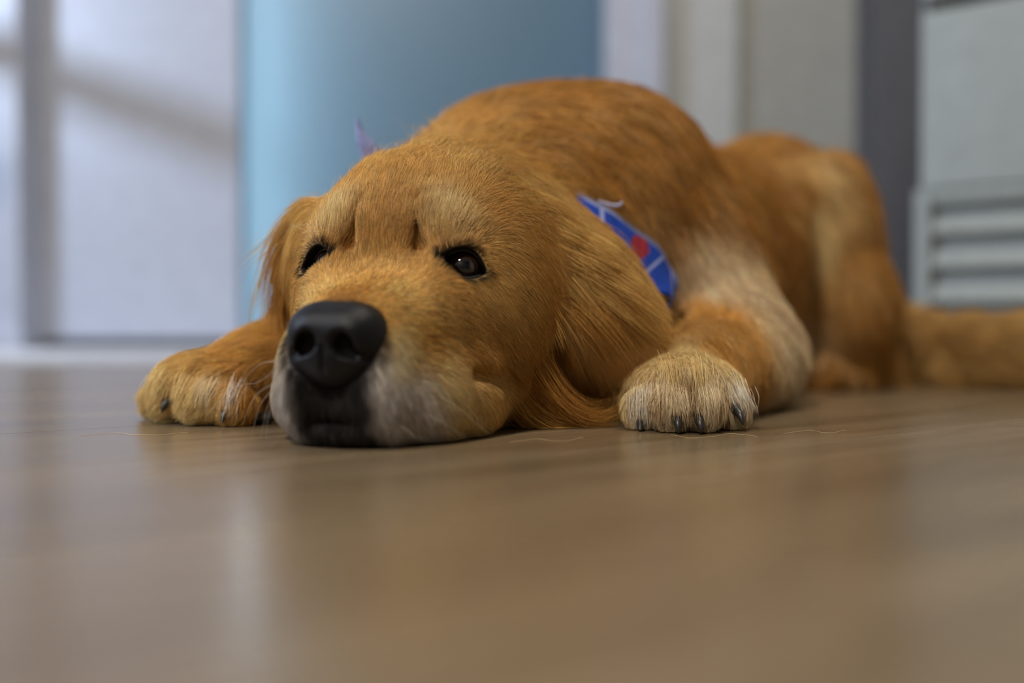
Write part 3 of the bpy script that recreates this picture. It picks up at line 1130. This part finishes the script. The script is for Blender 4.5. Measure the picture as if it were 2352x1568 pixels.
# ---- nose leather
def build_nose():
    c = H(8.0, 0, 5.5)
    g = [np.arange(c[i] - .040, c[i] + .040, .0006, dtype=np.float32) for i in range(3)]
    F = Field(*g)
    n = lambda f, l, u: H(8.0 + f * 1.22, l * 1.22, 5.62 + u * 1.22)
    e = lambda c, r, k=.006, R=HR, mode='add': F.ell(n(*c), np.array(r) * .0122, R, k, mode)
    e((-.5, 0, .25), (2.0, 2.15, 1.50))
    for s in (-1, 1):
        e((-.1, 1.05 * s, -.40), (1.45, 1.12, 1.28), .008)
        e((.1, .85 * s, .55), (1.25, 1.1, .95), .010)
    e((.1, 0, -.8), (1.35, 1.1, 1.0), .008)
    e((-.2, 0, -1.35), (1.1, 1.0, .70), .010)
    for s in (-1, 1):
        F.cone(n(1.70, .80 * s, -.05), n(.2, 1.0 * s, -.20), .0054, .0036, .003, 'sub')
        F.cone(n(1.60, .95 * s, -.42), n(.8, 2.0 * s, -.72), .0030, .0017, .003, 'sub')
        F.cone(n(1.70, .75 * s, .10), n(.9, 1.10 * s, -.35), .0048, .0034, .003, 'sub')
    F.cone(n(1.52, 0, -.2), n(1.35, 0, -2.4), .0009, .0012, .002, 'sub')
    return F.mesh('nose')[0]


nose_me = build_nose()
nose_me.flip_normals()
m_nose = mat_new('nose_leather', (.006, .006, .0075), .42, .28)
nt = m_nose.node_tree
vo = nt.nodes.new('ShaderNodeTexVoronoi')
vo.inputs['Scale'].default_value = 900
tcn = nt.nodes.new('ShaderNodeTexCoord')
nt.links.new(tcn.outputs['Object'], vo.inputs['Vector'])
bp = nt.nodes.new('ShaderNodeBump')
bp.inputs['Strength'].default_value = .35
bp.inputs['Distance'].default_value = .0006
nt.links.new(vo.outputs['Distance'], bp.inputs['Height'])
nt.links.new(bp.outputs[0], nt.nodes['Principled BSDF'].inputs['Normal'])
dog_part('nose', nose_me, m_nose, label='matte black nose leather')

# ---- eyes
m_eye = mat_new('eye', (.02, .009, .005), .03, .5, Coat_Weight=1.0, Coat_Roughness=.02)
nt = m_eye.node_tree
at_ = nt.nodes.new('ShaderNodeAttribute')
at_.attribute_name = 'iris'
nt.links.new(at_.outputs['Color'], nt.nodes['Principled BSDF'].inputs['Base Color'])
m_tear = mat_new('tear_glint', (.16, .15, .15), .12, .8)  # grey base colour paints in the glint along the lower lid
m_lid = mat_new('eyelid', (.010, .008, .008), .22, .5)
for s in (-1, 1):
    import bmesh
    c, ax, a_, b_ = EYE[s]
    bm = bmesh.new()
    bmesh.ops.create_uvsphere(bm, u_segments=48, v_segments=32, radius=ER * .01)
    me = bpy.data.meshes.new('eye')
    bm.to_mesh(me)
    bm.free()
    me.polygons.foreach_set('use_smooth', [True] * len(me.polygons))
    co = np.empty(len(me.vertices) * 3)
    me.vertices.foreach_get('co', co)
    co = co.reshape(-1, 3)
    gz = ax * 1.0 + HU * .02
    gz = np.array([0.10, -.98, .10]) if s == 1 else np.array([0.05, -.99, .10])
    gz /= np.linalg.norm(gz)
    ang = np.degrees(np.arccos(np.clip(co @ gz / (ER * .01), -1, 1)))
    # cornea swells a little over the iris
    co *= (1 + .05 * np.clip(1 - (ang / 40) ** 2, 0, 1))[:, None]
    me.vertices.foreach_set('co', (co).ravel())
    ic = np.empty((len(co), 3))
    ic[:] = (.030, .018, .015)
    ic[ang < 52] = (.006, .005, .005)
    ic[ang < 44] = (.034, .015, .009)
    ic[ang < 22] = (.004, .004, .005)
    a2 = me.attributes.new('iris', 'FLOAT_COLOR', 'POINT')
    a2.data.foreach_set('color', np.c_[ic, np.ones(len(ic))].astype(np.float32).ravel())
    me.transform(Matrix.Translation(c))
    eo = dog_part('eye', me, m_eye, label='dark brown glossy eye')
    # lid rim: a tube along the almond opening, lying on the eyeball
    pts = []
    for i in range(49):
        th = 2 * math.pi * i / 48
        a = EW * math.cos(th) * 1.0
        qq = 1 - min((a / EW) ** 2, 1)
        b = EHU * qq if math.sin(th) >= 0 else -EHL * qq
        g = math.sqrt(max((ER * 1.03) ** 2 - (a * .93) ** 2 - b * b, .02))
        pts.append(c + (a_ * a + b_ * b + ax * g) * .01)
    dog_part('eyelid', tube_data('eyelid', pts, .0011, 8), m_lid, parent=eo)
    wl = []
    for i in range(25):
        a = EW * .86 * (1 - 2 * i / 24)
        b = -EHL * (1 - (a / EW) ** 2) + .13
        g = math.sqrt(max((ER * 1.035) ** 2 - a * a - b * b, .02))
        wl.append(c + (a_ * a + b_ * b + ax * g) * .01)
    dog_part('tear_glint_line', tube_data('tear_glint_line', wl, .00022, 6), m_tear, parent=eo)
# ---- claws
m_claw = mat_new('claw', (.030, .027, .026), .35, .5)
for (u, v, d, dx, ln, r) in ((1470, 972, .610, -.10, .008, .0024), (1555, 962, .5945, -.03, .010, .0034), (1605, 962, .5945, .03, .010, .0034), (1692, 943, .606, .25, .012, .0030),
                             (366, 924, .670, -.75, .012, .0036), (396, 916, .652, -.55, .012, .0034), (524, 940, .636, -.25, .011, .0030)):
    p = W(u, v, d)
    dr_ = np.array([dx, -math.sqrt(max(1 - dx * dx, .1)), 0])
    pts = [p - dr_ * ln * .4 + np.array([0, 0, .003]), p, p + dr_ * ln * .45 + np.array([0, 0, -.003]), p + dr_ * ln * .7 + np.array([0, 0, -.008])]
    pts = [np.array([q[0], q[1], max(q[2], .0012)]) for q in pts]
    dog_part('claw', tube_data('claw', catmull(pts, 8), [r, r, r * .95, r * .9, r * .8, r * .65, r * .45, r * .15], 10), m_claw, label='short dark claw')
# ---- toe pads of the far paw, dark under the toes
m_pad = mat_new('toe_pad', (.022, .020, .020), .6, .4)
for (u, d, l, w_) in ((400, .660, .009, .006), (465, .648, .011, .007), (535, .645, .011, .006), (600, .652, .011, .007)):
    import bmesh
    bm = bmesh.new()
    bmesh.ops.create_uvsphere(bm, u_segments=16, v_segments=10, radius=1.0)
    me = bpy.data.meshes.new('toe_pad')
    bm.to_mesh(me)
    bm.free()
    p = W(u, 960, d)
    p[2] = .0045
    me.transform(Matrix.Translation(p) @ Matrix.Diagonal((l, w_, .0042, 1)))
    me.polygons.foreach_set('use_smooth', [True] * len(me.polygons))
    dog_part('toe_pad', me, m_pad)
# ---- ragged tufts between the toes; dark brown ones paint shade into the creases
TT = []
for (u0, v0, u1, v1, c_, n_) in ((1465, 905, 1458, 985, (.80, .70, .58), 120), (1490, 900, 1486, 985, (.80, .70, .58), 120), (1510, 915, 1512, 980, (.36, .22, .11), 90), (1530, 890, 1528, 980, CR, 130),
                                (1575, 880, 1578, 965, (.30, .18, .08), 120), (1560, 900, 1572, 980, CR, 90), (1592, 900, 1590, 980, (.45, .30, .16), 80), (1625, 900, 1632, 980, CR, 130), (1650, 910, 1652, 978, (.45, .30, .16), 80),
                                (1680, 890, 1700, 965, (.80, .70, .58), 120), (1700, 900, 1716, 960, (.80, .70, .58), 90), (1540, 840, 1550, 900, GP, 120), (1600, 840, 1605, 900, GP, 120)):
    p0 = surf(u0, v0)
    p1 = W(u1, v1, min(p0[1] - .004, surf(u1, min(v1, 970))[1] - .003))
    mid_ = (p0 + p1) / 2 + np.array([0, -.004, .001])
    lock(TT, [p0, mid_, p1], n_, .0035, .0028, c_, .0001, 7, .0012)
for (u0, v0, u1, v1, c_, n_) in ((380, 860, 352, 925, GP, 110), (430, 870, 408, 945, GP, 110), (480, 880, 462, 955, CR, 110), (540, 890, 528, 960, (.80, .70, .58), 110), (560, 900, 556, 962, OD, 70), (450, 830, 420, 880, GL, 110)):
    p0 = surf(u0, v0)
    p1 = W(u1, v1, p0[1] - .010)
    lock(TT, [p0, (p0 + p1) / 2 + np.array([0, -.004, .002]), p1], n_, .0035, .0028, c_, .0001, 7, .0012)
locks_obj('toe_fur', TT)
# ---- whiskers
m_wh = mat_new('whisker', (.72, .62, .48), .4, .5)
for pts in ([(640, 828, .535), (600, 835, .55), (565, 865, .56), (545, 900, .57)], [(628, 880, .535), (590, 905, .55), (570, 940, .56), (557, 975, .57)],
            [(626, 895, .535), (600, 925, .55), (588, 960, .555), (578, 1000, .56)], [(628, 905, .53), (612, 940, .54), (606, 970, .545), (596, 1010, .55)],
            [(632, 915, .53), (618, 950, .535), (612, 985, .54), (612, 1012, .545)], [(630, 850, .535), (605, 870, .55), (585, 880, .56), (560, 882, .57)],
            [(985, 880, .535), (1040, 905, .54), (1080, 940, .545), (1110, 985, .55)], [(960, 900, .53), (1030, 920, .53), (1080, 960, .535), (1130, 1000, .54)],
            [(950, 940, .525), (1000, 960, .525), (1040, 985, .53), (1075, 1010, .535)], [(905, 960, .52), (930, 985, .515), (950, 1000, .515), (985, 1012, .515)],
            [(762, 522, .585), (715, 515, .575), (675, 520, .575), (640, 540, .585)], [(735, 535, .585), (700, 528, .578), (680, 520, .578), (668, 515, .58)],
            [(770, 583, .583), (758, 605, .575), (745, 625, .573), (735, 640, .575)], [(1060, 520, .575), (1085, 500, .57), (1110, 495, .572), (1125, 505, .58)]):
    c = catmull([W(*p) for p in pts], 12)
    dog_part('whisker', tube_data('whisker', c, list(.00013 * np.interp(np.linspace(0, 1, 12), [0, 1], [1, .25])), 5), m_wh)
# ---- eyelashes and dark corner hairs
EL = []
for s in (-1, 1):
    c, ax, a_, b_ = EYE[s]
    for i in range(70):
        th = rng.uniform(.15, .85) * math.pi if i < 40 else rng.uniform(1.15, 1.85) * math.pi
        a = EW * math.cos(th)
        qq = 1 - (a / EW) ** 2
        b = (EHU if math.sin(th) > 0 else -EHL) * qq
        g = math.sqrt(max(1.6 - a * a * .8 - b * b, .05))
        p = c + (a_ * a + b_ * b + ax * g) * .01
        o = a_ * (a * .5 + .5 * s) + b_ * (b + .25 * np.sign(b)) + ax * .35
        o /= np.linalg.norm(o)
        ln = rng.uniform(.0025, .0055)
        lock(EL, [p, p + o * ln * .5, p + o * ln + b_ * .0006 * np.sign(b)], 1, .0002, .0002, (.02, .015, .012), .00008, 5, .0002)
    for i in range(150):        # tear corner
        p = c - a_ * s * .01 * rng.uniform(1.15, 1.75) + b_ * .01 * rng.uniform(-.45, .35) + ax * .006
        h = bvt.find_nearest(Vector(p))
        p = np.array(h[0])
        o = -a_ * s * rng.uniform(.2, 1) + b_ * rng.uniform(-.5, .8) + np.array(h[1]) * .5
        o /= np.linalg.norm(o)
        lock(EL, [p, p + o * .0018, p + o * .0038], 1, .0001, .0001, (.035, .020, .012), .00008, 5, .0002)
locks_obj('eyelash_fur', EL)

# ------------------------------------------------------------------ bandana
band = empty('bandana', 'blue printed bandana with a red motif tied round the dog\'s neck', 'bandana', (HO[0], HO[1] + .13, .1))
m_band = mat_new('bandana_cotton', (.02, .08, .45), .85, .2)
nt = m_band.node_tree
b = nt.nodes['Principled BSDF']
at_ = nt.nodes.new('ShaderNodeAttribute')
at_.attribute_name = 'print_uv'
sp = nt.nodes.new('ShaderNodeSeparateXYZ')
nt.links.new(at_.outputs['Vector'], sp.inputs[0])


def mth(op, a, b_=None, c=None):
    n = nt.nodes.new('ShaderNodeMath')
    n.operation = op
    for i, x in enumerate((a, b_, c)):
        if x is None:
            continue
        if isinstance(x, (int, float)):
            n.inputs[i].default_value = x
        else:
            nt.links.new(x, n.inputs[i])
    return n.outputs[0]


def mixc(f, a, c):
    n = nt.nodes.new('ShaderNodeMix')
    n.data_type = 'RGBA'
    nt.links.new(f, n.inputs['Factor'])
    for i, x in ((6, a), (7, c)):
        if isinstance(x, tuple):
            n.inputs[i].default_value = (*x, 1)
        else:
            nt.links.new(x, n.inputs[i])
    return n.outputs[2]


S_, T_ = sp.outputs[0], sp.outputs[1]
ss = mth('MODULO', S_, 8.0)
# pale double lines slanting across the cloth
ln1 = mth('LESS_THAN', mth('ABSOLUTE', mth('SUBTRACT', mth('ADD', ss, mth('MULTIPLY', T_, .35)), 2.2)), .16)
ln2 = mth('LESS_THAN', mth('ABSOLUTE', mth('SUBTRACT', mth('SUBTRACT', ss, mth('MULTIPLY', T_, .3)), 6.25)), .14)
hem = mth('GREATER_THAN', T_, 3.62)
dx_ = mth('SUBTRACT', ss, 5.0)
dy_ = mth('SUBTRACT', T_, 2.55)
rr = mth('SQRT', mth('ADD', mth('MULTIPLY', dx_, dx_), mth('MULTIPLY', mth('MULTIPLY', dy_, dy_), .8)))
nzn = nt.nodes.new('ShaderNodeTexNoise')
nzn.inputs['Scale'].default_value = 2.0
nt.links.new(at_.outputs['Vector'], nzn.inputs['Vector'])
red = mth('LESS_THAN', mth('ADD', rr, mth('MULTIPLY', nzn.outputs['Fac'], .5)), 1.22)
gapl = mth('LESS_THAN', mth('ABSOLUTE', mth('SINE', mth('MULTIPLY', mth('ADD', dx_, mth('MULTIPLY', dy_, .4)), 4.2))), .30)
redm = mth('MULTIPLY', red, mth('SUBTRACT', 1.0, gapl))
dkm = mth('MULTIPLY', red, gapl)
cc = mixc(nzn.outputs['Fac'], (.012, .050, .36), (.022, .080, .50))
cc = mixc(mth('MAXIMUM', mth('MAXIMUM', ln1, ln2), hem), cc, (.34, .39, .70))
cc = mixc(dkm, cc, (.03, .03, .10))
cc = mixc(redm, cc, (.42, .03, .035))
nt.links.new(cc, b.inputs['Base Color'])
wv = nt.nodes.new('ShaderNodeTexNoise')
wv.inputs['Scale'].default_value = 1500
bp = nt.nodes.new('ShaderNodeBump')
bp.inputs['Strength'].default_value = .3
bp.inputs['Distance'].default_value = .0004
nt.links.new(wv.outputs['Fac'], bp.inputs['Height'])
nt.links.new(bp.outputs[0], b.inputs['Normal'])


def ribbon(name, back, front, n, m, closed, uvo=0.0, thick=.0008, wave=.0012):
    """cloth strip between two edge curves, with real thickness"""
    bk = np.asarray(back, float)
    fr = np.asarray(front, float)
    if closed:
        bk = catmull(np.vstack([bk, bk[:1]]), n)
        fr = catmull(np.vstack([fr, fr[:1]]), n)
    else:
        bk = catmull(bk, n)
        fr = catmull(fr, n)
    sl = np.concatenate([[0], np.cumsum(np.linalg.norm(np.diff(bk, axis=0), axis=1))]) * 100
    G_ = np.array([[bk[i] * j / (m - 1) + fr[i] * (1 - j / (m - 1)) for j in range(m)] for i in range(n)])
    du = np.gradient(G_, axis=0)
    dv = np.gradient(G_, axis=1)
    N_ = np.cross(du, dv)
    N_ /= np.maximum(np.linalg.norm(N_, axis=2), 1e-9)[..., None]
    ph = np.sin(sl[:, None] * 1.3 + np.linspace(0, 4, m)[None] * 1.1) * wave
    G_ = G_ + N_ * ph[..., None]
    top = (G_ + N_ * thick).reshape(-1, 3)
    bot = (G_ - N_ * thick).reshape(-1, 3)
    V = np.vstack([top, bot])
    k = n * m
    Fc = []
    for i in range(n - 1):
        for jj in range(m - 1):
            a = i * m + jj
            Fc.append((a, a + 1, a + m + 1, a + m))
            Fc.append((k + a, k + a + m, k + a + m + 1, k + a + 1))
        for a, bb in ((i * m, (i + 1) * m), (i * m + m - 1, (i + 1) * m + m - 1)):
            Fc.append((a, bb, k + bb, k + a))
    me = mesh_data(name, V, Fc, True)
    wd = np.linalg.norm(bk - fr, axis=1) * 100
    uv = np.array([[sl[i] + uvo, 4.0 - wd[i] * (1 - j / (m - 1)), 0] for i in range(n) for j in range(m)])
    a = me.attributes.new('print_uv', 'FLOAT_VECTOR', 'POINT')
    a.data.foreach_set('vector', np.vstack([uv, uv]).astype(np.float32).ravel())
    me.transform(Matrix.Translation(-Vector(band.location)))
    return link_obj(name, me, band, m_band)


bk = [W(1330, 440, .712), W(1410, 490, .715), W(1482, 540, .728), W(1530, 595, .742), W(1551, 668, .750),
      np.array([.085, .74, .045]), np.array([.0, .73, .025]), np.array([-.085, .735, .06]), np.array([-.105, .745, .14]), np.array([-.06, .75, .19]), np.array([.005, .735, .188])]
ft = [W(1310, 520, .690), W(1385, 585, .694), W(1445, 632, .700), W(1500, 668, .712), W(1535, 700, .722),
      np.array([.075, .71, .040]), np.array([.0, .70, .020]), np.array([-.085, .705, .06]), np.array([-.105, .715, .135]), np.array([-.06, .72, .185]), np.array([.0, .712, .180])]
ribbon('band', bk, ft, 140, 9, True, uvo=-1.0)
m_fray = mat_new('frayed_cotton', (.40, .40, .55), .9, .1)
kt = [W(885, 372, .752), W(862, 330, .750), W(838, 300, .750), W(822, 272, .748)]
o = ribbon('tie_end', kt, [W(842, 380, .735), W(828, 342, .736), W(817, 300, .740), W(816, 272, .746)], 24, 5, False, uvo=2.0)
o.data.materials.clear()
o.data.materials.append(mat_painted('bandana_reverse', (.24, .28, .54), .9, .2, 300))
o['label'] = 'pale pointed tie end sticking up'
for pts in ([(1375, 462, .716), (1400, 470, .712), (1422, 472, .710), (1430, 462, .709)], [(1548, 655, .748), (1550, 672, .747), (1546, 690, .746)]):
    me = tube_data('frayed_thread', catmull([W(*p) for p in pts], 10), list(.0010 * np.interp(np.linspace(0, 1, 10), [0, .8, 1], [1, 1.3, .4])), 7)
    me.transform(Matrix.Translation(-Vector(band.location)))
    link_obj('frayed_thread', me, band, m_fray)

# ------------------------------------------------------------------ shed hairs on the floor
m_shed = mat_new('shed_hair', (.62, .46, .26), .5, .4)
for lb, pts in zip(('beside the chin', 'in front of the pale paw', 'farthest right', 'near the white sill'), ([(1170, 1018), (1230, 1010), (1290, 1015), (1340, 1006)], [(1540, 1000), (1600, 1008), (1680, 998), (1740, 1004)],
            [(1800, 998), (1860, 990), (1900, 996), (1945, 990)], [(180, 1002), (260, 996), (340, 1001), (430, 995)])):
    w = []
    for (u, v) in pts:
        d = 146.4 / (v - 750.0)
        w.append(np.array([(u - 1176) / FPX * d, d, .0004]))
    c = catmull(w, 30)
    c[:, 1] += np.sin(np.linspace(0, 22, 30)) * .0012
    link_obj('shed_hair', tube_data('shed_hair', c, .00013, 5), None, m_shed, label='fine curled golden hair shed on the floor ' + lb,
             cat='hair', group='shed hairs on the floor')
